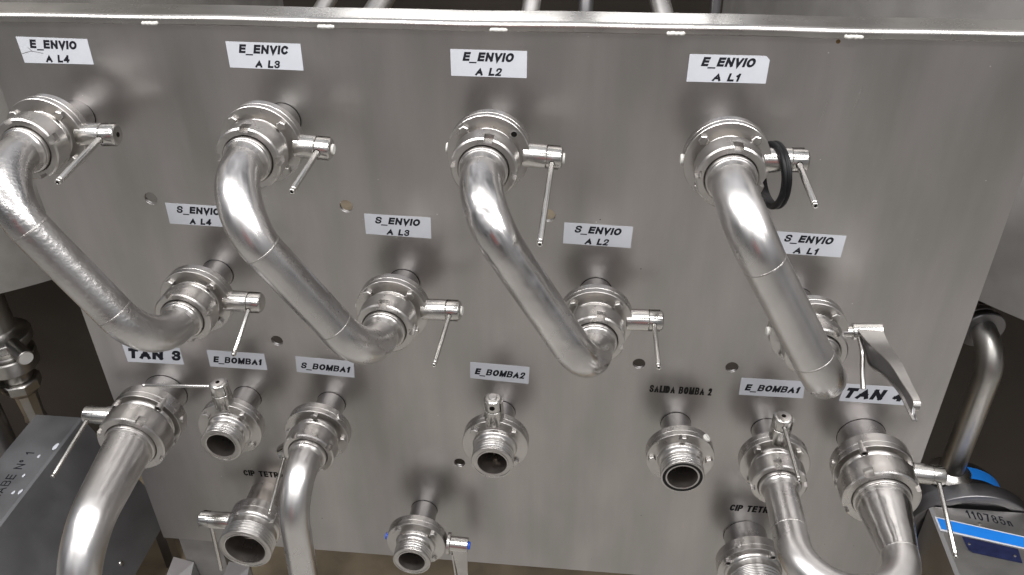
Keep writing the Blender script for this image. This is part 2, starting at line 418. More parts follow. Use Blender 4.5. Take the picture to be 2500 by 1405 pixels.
tag(panel, 'large brushed steel connection panel with bolt holes, carrying all the valves', 'panel')
fr = MB()
fr.box((XL, 0.0075, ZB), (XL + 0.003, 0.05, ZT)); fr.box((XR - 0.003, 0.0075, ZB), (XR, 0.05, ZT)); fr.box((XL + 0.004, 0.0075, ZB), (XR - 0.004, 0.05, ZB + 0.003))
fr.build('side_return', M_PANEL, panel, smooth=0)
# folded top rail: front lip, rounded nose, flat top
prof = [(-0.0045, 0.4128)]
for k in range(9):
    a = PI - k * PI / 2 / 8
    prof.append((0.0035 + 0.008 * math.cos(a), 0.4185 + 0.008 * math.sin(a)))
prof += [(0.056, 0.4265), (0.056, 0.412), (0.052, 0.412), (0.052, 0.422)]
rail = MB(); nseg = 60
vs = []; fs = []
for j in range(nseg + 1):
    x = XL - 0.004 + (XR - XL + 0.008) * j / nseg
    dz = 0.0006 * math.sin(x * 9.0) + 0.0004 * math.sin(x * 23.0 + 1)
    for y, z in prof: vs.append((x, y, z + dz))
k = len(prof)
for j in range(nseg):
    for i in range(k - 1): fs.append((j * k + i, (j + 1) * k + i, (j + 1) * k + i + 1, j * k + i + 1))
rail.add(vs, fs).build('top_rail', M_RAIL, panel, smooth=50)
bead = MB()
pts = [(XL + 0.01 + (XR - XL - 0.02) * j / 400, -0.0005, 0.4118 + 0.0004 * random.uniform(-1, 1)) for j in range(401)]
bead.sweep(pts, [0.0011 + 0.0005 * random.random() for _ in pts], 6).build('seam_bead', M_WELD, panel)
for sx in (-0.6319, -0.3467, -0.0775, 0.1883, 0.4451):
    ms = MB(); w = 0.0135
    pts = [(sx - w + 2 * w * j / 14, -0.0052, 0.4142 + 0.0005 * random.uniform(-1, 1)) for j in range(15)]
    ms.sweep(pts, [0.0014] + [0.0028 + 0.0004 * random.uniform(-1, 1) for _ in range(13)] + [0.0014], 10).build('tack_weld', M_PLASTIC, panel)

# stencilled writing straight on the panel
def stencil(body, x0, x1, z0, z1, shear=0.05):
    vs, fs, dp = text_mesh(body, x0, x1, z0, z1, 0.225, 0.10)
    MB().add([(x + shear * (z - z0), -0.0002 - d, z) for (x, z), d in zip(vs, dp)], fs).build('lettering', M_PAINT, panel, smooth=0)
stencil('SALIDA BOMBA 2', 0.2030, 0.3222, -0.2895, -0.2712)
stencil('CIP TETRA', -0.6785, -0.5835, -0.6055, -0.5875, 0.0)
stencil('CIP TETRA', 0.3965, 0.4905, -0.6075, -0.5880, 0.12)
for k_, (x0, z0, x1, z1, w_) in enumerate(((0.4745, 0.343, 0.4655, 0.290, 0.0006), (0.4300, 0.330, 0.4200, 0.265, 0.0005))):
    d_ = (Vector((x1, z1)) - Vector((x0, z0))).normalized(); q_ = Vector((-d_.y, d_.x)) * w_
    MB().add([(x0 + q_.x * .2, -0.0001, z0 + q_.y * .2), ((x0 + x1) / 2 + q_.x + 0.001, -0.0001, (z0 + z1) / 2 + q_.y), (x1, -0.0001, z1), ((x0 + x1) / 2 - q_.x + 0.001, -0.0001, (z0 + z1) / 2 - q_.y)], [(0, 1, 2, 3)]).build('scratch', M_RAIL, panel, smooth=0)
M_RUST = plain('rust', (0.10, 0.06, 0.02), 0.9)
MB().lathe([(0, 0.0004), (0.0022, 0.0003), (0.0034, 0.0001)], 9, Matrix.Translation((0.4255, 0, 0.4055)) @ Matrix.Rotation(PI / 2, 4, 'X')).build('rust_speck', M_RUST, panel)
# supporting leg under the panel
leg = MB(); leg.box((-0.905, 0.02, FZ), (-0.80, 0.045, ZB - 0.001)); leg.box((-0.905, 0.045, FZ), (-0.90, 0.12, ZB - 0.001)); leg.box((-0.805, 0.045, FZ), (-0.80, 0.12, ZB - 0.001))
leg.build('leg', M_LEG, panel, smooth=0)
leg2 = MB(); leg2.box((0.60, 0.02, FZ), (0.70, 0.045, ZB - 0.001)); leg2.build('leg', M_LEG, panel, smooth=0)
ft = MB()
for fx in (-0.965, -0.82):
    ft.add([(fx, -0.03, -1.012), (fx + 0.070, -0.03, -1.012), (fx + 0.080, 0.018, -0.955), (fx + 0.03, 0.018, -0.94),
            (fx - 0.02, -0.03, FZ), (fx + 0.095, -0.03, FZ), (fx + 0.105, 0.018, FZ), (fx + 0.01, 0.018, FZ)],
           [(0, 1, 2, 3), (0, 4, 5, 1), (1, 5, 6, 2), (3, 2, 6, 7), (0, 3, 7, 4), (4, 7, 6, 5)])
ft.build('foot_bracket', M_LEG, panel, smooth=0)

# ------------------------------------------------------------------ stickers
def sticker(label, quad, lines, chip=None, bold=0.265, slant=0.24):
    """quad: TL, TR, BR, BL in panel x/z; lines: (text, u0, u1, v0, v1) with v from the top"""
    tl, tr, brr, bl = [Vector(q) for q in quad]
    def at(u, v): 
        p = tl.lerp(tr, u).lerp(bl.lerp(brr, u), v); return p
    c = (tl + tr + brr + bl) / 4
    outline = [at(0, 0), at(1, 0), at(1, 1), at(0, 1)]
    if chip == 'tr': outline = [at(0, 0), at(0.95, 0), at(1, 0.14), at(1, 1), at(0, 1)]
    mb = MB(); n = len(outline)
    vs = [(p.x - c.x, -0.0006, p.y - c.y) for p in outline] + [(p.x - c.x, -0.0002, p.y - c.y) for p in outline]
    mb.add(vs, [tuple(range(n)), tuple(range(2 * n - 1, n - 1, -1))] + [(i, i + n, (i + 1) % n + n, (i + 1) % n) for i in range(n)])
    o = mb.build('sticker', M_VINYL, smooth=0)
    o.location = (c.x, 0, c.y)
    tag(o, label, 'sticker', 'white stickers on the steel panel')
    for body, u0, u1, v0, v1 in lines:
        W_ = (tr - tl).length; H_ = (bl - tl).length
        vv, ff, dp = text_mesh(body, u0 * W_, u1 * W_, -v1 * H_, -v0 * H_, bold, 0.10)
        MB().add([(at(u / W_, -v / H_).x - c.x + slant * (v + (v0 + v1) / 2 * H_), -0.0007 - d, at(u / W_, -v / H_).y - c.y) for (u, v), d in zip(vv, dp)], ff).build('lettering', M_INK, o, smooth=0)
    return o
EL = lambda n: [('E_ENVIO', 0.17, 0.83, 0.085, 0.42), ('A L%d' % n, 0.33, 0.67, 0.655, 0.955)]
SL = lambda n: [('S_ENVIO', 0.165, 0.84, 0.105, 0.44), ('A L%d' % n, 0.33, 0.67, 0.655, 0.96)]
s = sticker('white sticker printed E_ENVIO A L4 with a torn crease, top left of the panel', [(-0.87, 0.3866), (-0.7478, 0.3848), (-0.7488, 0.3431), (-0.8692, 0.3431)], EL(4))
cr = MB()
for a, b2 in (((-0.060, -0.006), (-0.042, -0.001)), ((-0.042, -0.001), (-0.022, -0.0045)), ((-0.046, 0.005), (-0.040, -0.002))):
    d = (Vector(b2) - Vector(a)).normalized(); q = Vector((-d.y, d.x)) * 0.0004
    cr.add([(p.x, -0.0008, p.y) for p in (Vector(a) + q, Vector(b2) + q, Vector(b2) - q, Vector(a) - q)], [(0, 1, 2, 3)])
cr.build('crease', M_CAST, s, smooth=0)
sticker('white sticker printed E_ENVIC A L3 on the panel', [(-0.5155, 0.3861), (-0.3931, 0.3847), (-0.3945, 0.3415), (-0.5164, 0.3438)], [('E_ENVIC', 0.17, 0.83, 0.085, 0.42), ('A L3', 0.36, 0.69, 0.66, 0.955)])
sticker('white sticker printed E_ENVIO A L2 on the panel', [(-0.1541, 0.3816), (-0.0344, 0.381), (-0.0351, 0.3382), (-0.1548, 0.3391)], EL(2))
sticker('white sticker printed E_ENVIO A L1 with a clipped corner', [(0.2124, 0.382), (0.3317, 0.3815), (0.331, 0.3388), (0.2117, 0.3391)], EL(1), 'tr')
sticker('white sticker printed S_ENVIO A L4, partly behind a bent pipe', [(-0.6905, 0.0889), (-0.571, 0.086), (-0.5722, 0.0435), (-0.6917, 0.0461)], SL(4))
sticker('white sticker printed S_ENVIO A L3 on the panel', [(-0.3242, 0.0833), (-0.2053, 0.0805), (-0.2068, 0.0381), (-0.3254, 0.0422)], SL(3))
sticker('white sticker printed S_ENVIO A L2 on the panel', [(0.0296, 0.0821), (0.1476, 0.0787), (0.1461, 0.0362), (0.0279, 0.0401)], SL(2))
sticker('white sticker printed S_ENVIO A L1, left end behind the rightmost bent pipe', [(0.3845, 0.0815), (0.5029, 0.0781), (0.5017, 0.0357), (0.3835, 0.0395)], SL(1))
BL = lambda s_: [(s_, 0.09, 0.93, 0.34, 0.72)]
sticker('white sticker printed E_BOMBA1 left of the S_BOMBA1 sticker', [(-0.687, -0.2473), (-0.5672, -0.249), (-0.5676, -0.2906), (-0.6887, -0.2898)], BL('E_BOMBA1'))
sticker('white sticker printed S_BOMBA1 on the panel', [(-0.5026, -0.2501), (-0.3835, -0.2555), (-0.3865, -0.2971), (-0.5057, -0.2907)], BL('S_BOMBA1'))
sticker('white sticker printed E_BOMBA2 on the panel', [(-0.1479, -0.2396), (-0.0311, -0.2439), (-0.0333, -0.2867), (-0.1495, -0.2802)], BL('E_BOMBA2'))
sticker('white sticker printed E_BOMBA1 left of the big TAN 4 sticker', [(0.3733, -0.2407), (0.492, -0.2408), (0.4944, -0.2824), (0.374, -0.2826)], BL('E_BOMBA1'), 'tr')
sticker('white sticker printed TAN 3 in large letters, half hidden by a bend', [(-0.8661, -0.246), (-0.744, -0.246), (-0.744, -0.2889), (-0.8661, -0.2899)], [('TAN 3', 0.06, 0.98, 0.17, 0.78)], bold=0.30)
sticker('white sticker printed TAN 4 in large letters, behind the lever handle', [(0.5644, -0.2406), (0.6835, -0.2420), (0.6815, -0.2849), (0.5616, -0.2834)], [('TAN 4', 0.05, 0.97, 0.20, 0.80)], bold=0.30)

# ------------------------------------------------------------------ butterfly valves
VG = 'butterfly valves on the steel panel'
def frame(X, Z, a, b):
    zl = Vector((a, -1.0, b)).normalized()
    xl = Vector((1, 0, 0)); xl = (xl - xl.dot(zl) * zl).normalized()
    yl = zl.cross(xl)
    return Matrix.Translation((X, 0, Z)) @ Matrix((xl, yl, zl)).transposed().to_4x4()
def hexhead(mb, x, y, z, r=0.0078, h=0.0062, rot=0.0):
    poly = [(x + r * math.cos(rot + k * PI / 3), y + r * math.sin(rot + k * PI / 3)) for k in range(6)]
    top = [(x + 0.86 * r * math.cos(rot + (k + 0.5) * PI / 6 * 2 - PI / 6), y + 0.86 * r * math.sin(rot + k * PI / 3)) for k in range(6)]
    n = 6
    vs = [(px, py, z) for px, py in poly] + [(px, py, z + h * 0.8) for px, py in poly] + [(x + (px - x) * 0.82, y + (py - y) * 0.82, z + h) for px, py in poly]
    fs = [(i, (i + 1) % n, n + (i + 1) % n, n + i) for i in range(n)] + [(n + i, n + (i + 1) % n, 2 * n + (i + 1) % n, 2 * n + i) for i in range(n)] + [tuple(range(2 * n, 3 * n))]
    mb.add(vs, fs)
def valve(label, X, Z, a, b, ext=0.0, kind='union', big=False, stem=0.0, stemL=0.115, rod=None, cap='disc', bolt0=None, lever=None, rs=None, flr=None, name='butterfly_valve'):
    root = thing(name, label, 'valve', frame(X, Z, a, b), VG)
    if big: rs = rs or 0.0458; rf = flr or 0.0722; f0, f1 = 0.064, 0.098
    else: rs = rs or 0.0295; rf = flr or 0.0643; f0, f1 = 0.0725, 0.098
    f0 += ext; f1 += ext
    # stub from the panel with its weld ring
    p = bev([(rs - 0.003, -0.02), (rs, -0.02), (rs, 0.0), (rs, f0 - 0.012), (rs + 0.0015, f0 - 0.009), (rs + 0.0015, f0)], 0.0004)
    MB().lathe(p, 56).build('stub_pipe', M_STUB, root)
    MB().lathe([(rs - 0.001, 0.0006), (rs + 0.0007, 0.0006), (rs + 0.0006, 0.0010), (rs - 0.001, 0.0012)], 56).build('gap_shade_ring', M_HOLE, root)  # dark ring painted in for the shadow gap at the panel
    fm = (f0 + f1) / 2
    bore = rs - 0.0018
    mid = fm + (0.001 if not big else 0.004)
    p = [(rs, f0), (rf, f0), (rf, mid - 0.0003), (rf - 0.0007, mid - 0.0002), (rf - 0.0007, mid + 0.0002), (rf, mid + 0.0003), (rf, f1)]
    if big: p += [(0.0595, f1), (0.0585, f1 + 0.0035), (0.056, f1 + 0.0065), (0.054, f1 + 0.0075), (0.053, f1 + 0.02)]
    elif flr: p += [(0.056, f1), (0.0555, f1 + 0.006), (0.053, f1 + 0.012), (0.052, f1 + 0.02)]
    else: p += [(0.0432, f1), (0.0425, f1 + 0.0065), (0.040, f1 + 0.0085), (0.0365, f1 + 0.011), (0.0345, f1 + 0.016), (0.0345, f1 + 0.022)]
    MB().lathe(bev(p, 0.0007), 96).build('flange', M_CAST, root)
    th = math.radians(stem)
    # bolts
    b0 = th + PI / 4 if bolt0 is None else math.radians(bolt0)
    for k in range(4):
        ab = b0 + k * PI / 2
        if big:
            rb = rf - 0.0075; mb = MB()
            mb.lathe(bev([(0.0082, f1 - 0.02), (0.0082, f1 + 0.004), (0.0076, f1 + 0.0085), (0.0042, f1 + 0.0085), (0.0042, f1 + 0.001), (0, f1 + 0.001)], 0.0008), 20, Matrix.Translation((rb * math.cos(ab), rb * math.sin(ab), 0)))
            bo = mb.build('socket_bolt', M_CAST, root)
            MB().lathe([(0.0040, f1 + 0.0018), (0.0, f1 + 0.0018)], 12, Matrix.Translation((rb * math.cos(ab), rb * math.sin(ab), 0))).build('socket', M_HOLE, bo)
        else:
            rb = rf - 0.0105
            if 'A L2 sticker at the top' in label and k == 0:      # an empty bolt hole
                MB().lathe([(0.0062, f1 + 0.0006), (0.0048, f1 + 0.0012), (0.0044, f1 + 0.0003)], 20, Matrix.Translation((rb * math.cos(ab), rb * math.sin(ab), 0))).build('bolt_hole', M_CAST, root)
                MB().lathe([(0.0046, f1 + 0.0006), (0.0, f1 + 0.0006)], 20, Matrix.Translation((rb * math.cos(ab), rb * math.sin(ab), 0))).build('hole_shadow', M_HOLE, root)
                continue
            mb = MB(); hexhead(mb, rb * math.cos(ab), rb * math.sin(ab), f1, rot=random.random() * 2)
            mb.build('bolt', M_CAST, root, smooth=20)
    # spigot with round thread (seen when no pipe is coupled)
    if kind == 'open':
        q = f1; lipr = 0.0405; nr_ = 0.0345; br_ = 0.0283; tip = 0.0465
        if flr: lipr, nr_, br_, tip = 0.0575, 0.052, 0.0437, 0.0565
        if big and not flr: lipr, nr_, br_, tip = 0.0575, 0.053, 0.0437, 0.060
        z0 = q + 0.019
        p = [(nr_, z0)]; zt = q + tip
        nth = 3 if not (big or flr) else 4
        pitch = (zt - 0.0065 - z0 - 0.002) / nth
        z = z0 + 0.002
        for i in range(nth):
            for k in range(9):
                ph = k / 9.0
                p.append((lipr - 0.0016 + 0.0016 * math.cos(2 * PI * (ph - 0.5)), z + pitch * ph))
            z += pitch
        p += [(lipr - 0.0032, z), (lipr - 0.0028, z + 0.0012), (lipr - 0.0002, z + 0.0022), (lipr, zt - 0.001), (lipr - 0.001, zt),
              (lipr - 0.0035, zt), (lipr - 0.0038, zt - 0.0013), (br_ + 0.0032, zt - 0.0015), (br_ + 0.0029, zt - 0.0002), (br_ + 0.0008, zt - 0.0002), (br_, zt - 0.0008)]
        MB().lathe(p, 96).build('threaded_spigot', M_CAST, root, smooth=50)
        MB().lathe([(br_, zt - 0.0008), (br_ - 0.0004, zt - 0.02), (br_ - 0.0006, 0.05), (br_ - 0.0006, -0.10), (0, -0.10)], 64).build('bore', M_BORE, root)
        sd = thing_disc = MB().lathe([(0, 0.0008), (br_ - 0.0015, 0.0008), (br_ - 0.0015, -0.0008), (0, -0.0008)], 48, Matrix.Translation((0, 0, fm)) @ Matrix.Rotation(th, 4, 'Z') @ Matrix.Rotation(PI / 2 * 0.97, 4, 'X')).build('valve_disc', M_BORE, root)
        if cap == 'gasket':
            MB().lathe([(br_ + 0.0034, zt - 0.0014), (br_ + 0.0036, zt + 0.0004), (lipr - 0.0042, zt + 0.0004), (lipr - 0.0038, zt - 0.0012)], 80).build('gasket', M_RUBBER, root)
    # trunnion cap opposite the handle
    T = Matrix.Translation((0, 0, fm)) @ Matrix.Rotation(th, 4, 'Z') @ Matrix.Rotation(PI / 2, 4, 'Y')   # local z = along the stem
    TI = Matrix.Translation((0, 0, fm)) @ Matrix.Rotation(th + PI, 4, 'Z') @ Matrix.Rotation(PI / 2, 4, 'Y')
    MB().lathe(bev([(0, rf + 0.0035), (0.0078, rf + 0.0035), (0.0078, rf - 0.004)], 0.001), 28, TI).build('trunnion_cap', M_PLASTIC if not big else M_CAST, root)
    if stem is not None and lever is None and rod != 'none':
        k0 = rf - 0.0115; e = stemL; ks = e - 0.0255
        hs = MB().lathe(bev([(0, k0), (0.0186, k0), (0.0190, k0 + 0.001), (0.0190, ks), (0.0165, ks + 0.0004), (0, ks + 0.0004)], 0.0006), 40, T).build('stem_sleeve', M_ROD, root)
        # half shell that stops the knob
        away = PI if rod is None else PI / 2 * 0 + PI
        phi = (rod[1] if rod else 0)
        a_c = math.radians(-phi) + 0.0
        sh = MB()
        cen = PI / 2 + math.radians(50)
        # in the T frame: x = -outward (towards panel), y = in-plane tangent
        def ringpiece(c, half):
            prof_ = [(0.0175, ks), (0.0190, ks), (0.0190, ks + 0.020), (0.0175, ks + 0.020), (0.0175, ks)]
            sh.lathe(prof_, 14, T, arc=(c - half, c + half))
        sg_ = 1 if rod is None or abs(rod[1]) < 45 else (1 if rod[1] > 0 else -1)
        ringpiece(math.radians(8), math.radians(48)); ringpiece(math.radians(-100), math.radians(24))
        sh.build('stop_shell', M_ROD, hs)
        kn = MB().lathe(bev([(0.0160, ks), (0.0160, ks + 0.001), (0.0173, ks + 0.001), (0.0173, e - 0.003), (0.0135, e), (0, e)], 0.0007), 40, T).build('knob', M_ROD, root)
        if cap == 'disc' or cap == 'gasket':
            MB().lathe(bev([(0.0083, e - 0.0004), (0.0083, e + 0.003), (0, e + 0.003)], 0.0009), 28, T).build('end_cap', M_PLASTIC if rod is not None else M_STUB, kn)
        elif cap == 'hole':
            MB().lathe([(0.0042, e + 0.0003), (0, e + 0.0003)], 24, T).build('screw_hole', M_HOLE, kn)
        if rod:
            rl, out, rr_, rpos = rod; rr_ *= 1.0
            o_ = math.radians(out)
            dirn = Vector((0, 0, 1)) * math.cos(o_) + Vector((math.sin(th), -math.cos(th), 0)) * math.sin(o_)
            base = Vector((rpos * math.cos(th), rpos * math.sin(th), fm))
            qm = Matrix.Translation(base) @ dirn.to_track_quat('Z', 'Y').to_matrix().to_4x4()
            rl_ = rl
            MB().lathe(bev([(rr_, 0.0), (rr_, rl_ - 0.0075), (rr_ * 0.84, rl_ - 0.007), (rr_ * 0.84, rl_ - 0.0055), (rr_ * 0.98, rl_ - 0.005), (rr_ * 0.98, rl_ - 0.001), (rr_ * 0.85, rl_), (rr_ * 0.45, rl_), (rr_ * 0.45, rl_ - 0.004)], 0.0003), 20, qm).build('handle_rod', M_ROD, kn)
            MB().lathe([(rr_ * 0.5, rl_ - 0.0012), (0, rl_ - 0.0012)], 12, qm).build('tip_hole', M_HOLE, kn)
            MB().lathe([(rr_ + 0.0012, 0.0165), (rr_ + 0.0001, 0.0176)], 16, qm).build('rod_seat', M_HOLE, kn)
        elif rod is None:
            o_ = Vector((rpz * math.cos(th), rpz * math.sin(th), fm + 0.01735)) if False else None
            hx = (ks + e) / 2
            MB().cyl((hx * math.cos(th), hx * math.sin(th), fm + 0.0100), (hx * math.cos(th), hx * math.sin(th), fm + 0.0176), 0.0052, 20).build('rod_hole', M_HOLE, kn)
    return root, T, f1
valves = {}
def reg(key, *a, **k):
    valves[key] = valve(*a, **k)
    if key not in ('E1', 'E2', 'S1', 'SAL'):
        for c in valves[key][0].children:
            if c.name.startswith('trunnion_cap'): c.data.materials[0] = M_CAST
reg('E4', 'butterfly valve below the E_ENVIO A L4 sticker with a short rod handle', -0.8043, 0.2512, 0.0038, 0.0472, 0.002, stem=1.8, stemL=0.117, rod=(0.148, 7.2, 0.0054, 0.094), cap='hole')
reg('E3', 'butterfly valve below the E_ENVIC A L3 sticker with a slanting rod handle', -0.4420, 0.2560, -0.0127, 0.0117, 0.008, stem=-3.8, stemL=0.111, rod=(0.1375, 3.4, 0.0050, 0.0915), cap='disc')
reg('E2', 'butterfly valve of the A L2 sticker at the top, one flange bolt missing, long rod', -0.0844, 0.2500, -0.0131, 0.0055, 0.0, stem=-3.4, stemL=0.114, rod=(0.1968, 12.7, 0.0046, 0.0985), cap='disc')
reg('E1', 'butterfly valve below the E_ENVIO A L1 sticker, a black gasket hung on its handle', 0.2728, 0.2513, 0.0099, 0.0034, 0.0034, stem=1.2, stemL=0.120, rod=(0.1383, 1.5, 0.0049, 0.1045), cap='plug')
reg('S4', 'butterfly valve below the S_ENVIO A L4 sticker', -0.6229, -0.0587, -0.010, 0.0263, 0.003, stem=-0.8, stemL=0.1205, rod=(0.1099, 23.6, 0.0042, 0.099), cap='plug')
reg('S3', 'butterfly valve below the S_ENVIO A L3 sticker', -0.2642, -0.0598, -0.0219, 0.0115, -0.002, stem=1.6, stemL=0.122, rod=(0.1508, 1.7, 0.0040, 0.104), cap='disc')
reg('S2', 'butterfly valve below the S_ENVIO A L2 sticker', 0.0896, -0.0584, 0.0105, 0.0032, 0.0, stem=1.1, stemL=0.1165, rod=(0.150, -6.0, 0.0040, 0.1005), cap='plug')
reg('S1', 'butterfly valve below the S_ENVIO A L1 sticker with a curved squeeze lever', 0.444, -0.0600, 0.050, 0.0, 0.0, stem=3.0, lever='squeeze')
reg('EB1', 'open threaded valve below the left E_BOMBA1 sticker, rod handle pointing left', -0.6249, -0.3683, 0.0079, 0.0142, 0.002, kind='open', stem=93.6, stemL=0.112, rod=(0.1597, -91.0, 0.0036, 0.1005), cap='hole')
reg('SB1', 'butterfly valve below the S_BOMBA1 sticker, its handle pointing down', -0.4442, -0.3696, -0.0271, 0.0016, -0.0005, stem=-139.8, stemL=0.114, rod=(0.1483, -10.1, 0.0036, 0.1035), cap='hole')
reg('EB2', 'open threaded valve below the E_BOMBA2 sticker with a knob missing its rod', -0.0899, -0.3648, -0.0006, -0.0056, 0.0, kind='open', stem=91.5, stemL=0.1135, rod=None, cap='disc')
reg('SAL', 'open threaded valve with a black seal ring below the SALIDA BOMBA 2 writing', 0.2617, -0.3672, 0.0332, -0.0009, 0.001, kind='open', stem=-135.0, stemL=0.08, rod='none', cap='gasket')
reg('EB1R', 'butterfly valve below the E_BOMBA1 sticker beside TAN 4, handle knob on top', 0.439, -0.3690, 0.0116, 0.0196, 0.002, stem=89.3, stemL=0.1125, rod=(0.1491, 0.9, 0.0037, 0.0985), cap='hole')
reg('CEN', 'open threaded valve with a blue capped flat lever, low on the panel', -0.270, -0.6746, 0.0006, 0.0059, 0.0, kind='open', stem=-3.5, lever='plate')
reg('TAN3', 'large butterfly valve below the TAN 3 sticker with socket bolts', -0.8031, -0.3682, -0.0008, 0.0059, -0.002, big=True, stem=-178.5, stemL=0.139, rod=(0.1556, -7.5, 0.0040, 0.127), cap='plug', bolt0=48)
reg('TAN4', 'large butterfly valve below the TAN 4 sticker with socket bolts', 0.6211, -0.3712, -0.0072, 0.0055, 0.003, big=True, stem=-4.1, stemL=0.134, rod=(0.1604, 15.2, 0.0042, 0.1215), cap='plug', bolt0=28)
reg('CIPL', 'large open threaded valve at the lower left, short handle on its left', -0.6322, -0.6672, 0.0059, 0.0007, -0.002, kind='open', big=True, flr=0.0605, rs=0.0385, stem=179.9, stemL=0.131, rod=(0.1557, -84.4, 0.0045, 0.108), cap='plug', bolt0=30)
reg('CIPR', 'large open threaded valve at the bottom edge, beside the U bend', 0.4404, -0.6815, 0.045, 0.015, 0.0, kind='open', big=True, stem=-60, stemL=0.131, rod='none', bolt0=60)

# squeeze lever of the S1 valve (world coordinates, parented to its valve)
def wparent(o, root): o.parent = root; o.matrix_parent_inverse = root.matrix_world.inverted(); return o
bpy.context.view_layer.update()
r1 = valves['S1'][0]
hub = wparent(MB().cyl((0.5205, -0.087, -0.0565), (0.568, -0.087, -0.0530), 0.0145, 32, 0.001).build('lever_hub', M_ROD), r1)
wparent(MB().cyl((0.495, -0.087, -0.058), (0.5205, -0.087, -0.0565), 0.010, 24).build('stem', M_ROD), r1)
Rp = [(0.566, -0.0931, -0.0440), (0.566, -0.1346, -0.0434), (0.566, -0.1959, -0.0316), (0.566, -0.2518, -0.0283), (0.566, -0.2886, -0.0259), (0.566, -0.2973, -0.0301), (0.565, -0.3000, -0.0370)]
Lx = [0.5235, 0.534, 0.5465, 0.5525, 0.556, 0.556, 0.557]
Wp = [(0.540, -0.098, -0.070), (0.543, -0.1323, -0.0869), (0.545, -0.194, -0.0600), (0.547, -0.2528, -0.0405), (0.549, -0.2900, -0.0395), (0.550, -0.3060, -0.0400), (0.552, -0.3160, -0.0420)]
def interp(lst, n=6):
    out = []
    for i in range(len(lst) - 1):
        for k in range(n):
            tt = k / n
            p0 = Vector(lst[max(i - 1, 0)]); p1 = Vector(lst[i]); p2 = Vector(lst[i + 1]); p3 = Vector(lst[min(i + 2, len(lst) - 1)])
            out.append(0.5 * ((2 * p1) + (p2 - p0) * tt + (2 * p0 - 5 * p1 + 4 * p2 - p3) * tt * tt + (3 * p1 - p0 - 3 * p2 + p3) * tt ** 3))
    out.append(Vector(lst[-1])); return out
rp = interp(Rp); lp = interp([(x, p[1], p[2]) for x, p in zip(Lx, Rp)]); wp = interp(Wp)
def ribbon(pa, pb, off):
    """closed thin sheet between two curves, thickness along off"""
    off = Vector(off); vs = []
    for a_, b_ in zip(pa, pb): vs += [a_, b_, b_ + off, a_ + off]
    fs = [(i * 4 + j, i * 4 + (j + 1) % 4, (i + 1) * 4 + (j + 1) % 4, (i + 1) * 4 + j) for i in range(len(pa) - 1) for j in range(4)]
    return MB().add(vs, fs + [(0, 1, 2, 3), tuple((len(pa) - 1) * 4 + j for j in range(4))])
top = wparent(ribbon(lp, rp, (0, 0.0008, -0.0022)).build('squeeze_lever', M_CAST, smooth=50), r1)
wparent(ribbon([p + Vector((0.0004, 0.0006, -0.0024)) for p in lp], [p + Vector((0.004, 0, 0)) for p in wp], (0.002, 0, 0)).build('lever_web', M_DARKSTEEL, smooth=50), r1)  # darker steel puts the shade of the web's side into its colour
wparent(ribbon(wp, [p + Vector((0.007, 0, 0)) for p in wp], (0, -0.001, -0.0022)).build('lever_rim', M_CAST, smooth=50), r1)
wparent(MB().sweep(interp([(0.531, -0.094, -0.062), (0.531, -0.125, -0.068), (0.531, -0.148, -0.092), (0.531, -0.170, -0.111)]), 0.0042, 12).build('trigger', M_CAST), r1)
# ratchet lever of the low centre valve
rc, T, _ = valves['CEN']
MB().lathe(bev([(0, 0.067), (0.0235, 0.067), (0.0235, 0.0735), (0, 0.0735)], 0.0008), 28, T).build('ratchet_disc', M_CAST, rc)
kn = MB().lathe(bev([(0, 0.0735), (0.0165, 0.0735), (0.0165, 0.112), (0, 0.112)], 0.0008), 40, T).build('knob', M_ROD, rc)
MB().lathe(bev([(0.0085, 0.1118), (0.0085, 0.117), (0, 0.117)], 0.0012), 24, T).build('end_cap', M_BLUE, kn)
zf = 0.0853
pl = MB(); pl.prism([(0.079, -0.012), (0.112, -0.012), (0.110, -0.075), (0.112, -0.16), (0.092, -0.16), (0.086, -0.075)], zf + 0.010, zf + 0.0125)
pl.prism([(0.076, -0.03), (0.079, -0.03), (0.088, -0.16), (0.083, -0.16)], zf - 0.004, zf + 0.010)
pl.build('lever_plate', M_CAST, rc, smooth=0)
MB().lathe(bev([(0, 0.069), (0.0078, 0.069), (0.0078, 0.062)], 0.001), 28, Matrix.Translation((0, 0, zf)) @ Matrix.Rotation(math.radians(176.5), 4, 'Z') @ Matrix.Rotation(PI / 2, 4, 'Y')).build('blue_plug', M_BLUE, rc)

# black gasket hung on the handle of the E1 valve
g = MB()
gp = []
for k in range(25):
    pass
prof = [(0.0420, -0.0070), (0.0420, 0.0070), (0.0480, 0.0070), (0.0515, 0.0056), (0.0518, 0.0020), (0.0498, 0.0010), (0.0498, -0.0010), (0.0518, -0.0020), (0.0515, -0.0056), (0.0480, -0.0070), (0.0420, -0.0070)]
g.lathe(bev(prof, 0.0006), 72)
go = g.build('gasket_ring', M_RUBBER)
go.matrix_world = Matrix.Translation((0.3475, -0.088, 0.2280)) @ Matrix.Rotation(math.radians(14), 4, 'Z') @ Matrix.Rotation(math.radians(90), 4, 'Y')
tag(go, 'black rubber gasket ring hanging on a valve handle below E_ENVIO A L1', 'gasket')

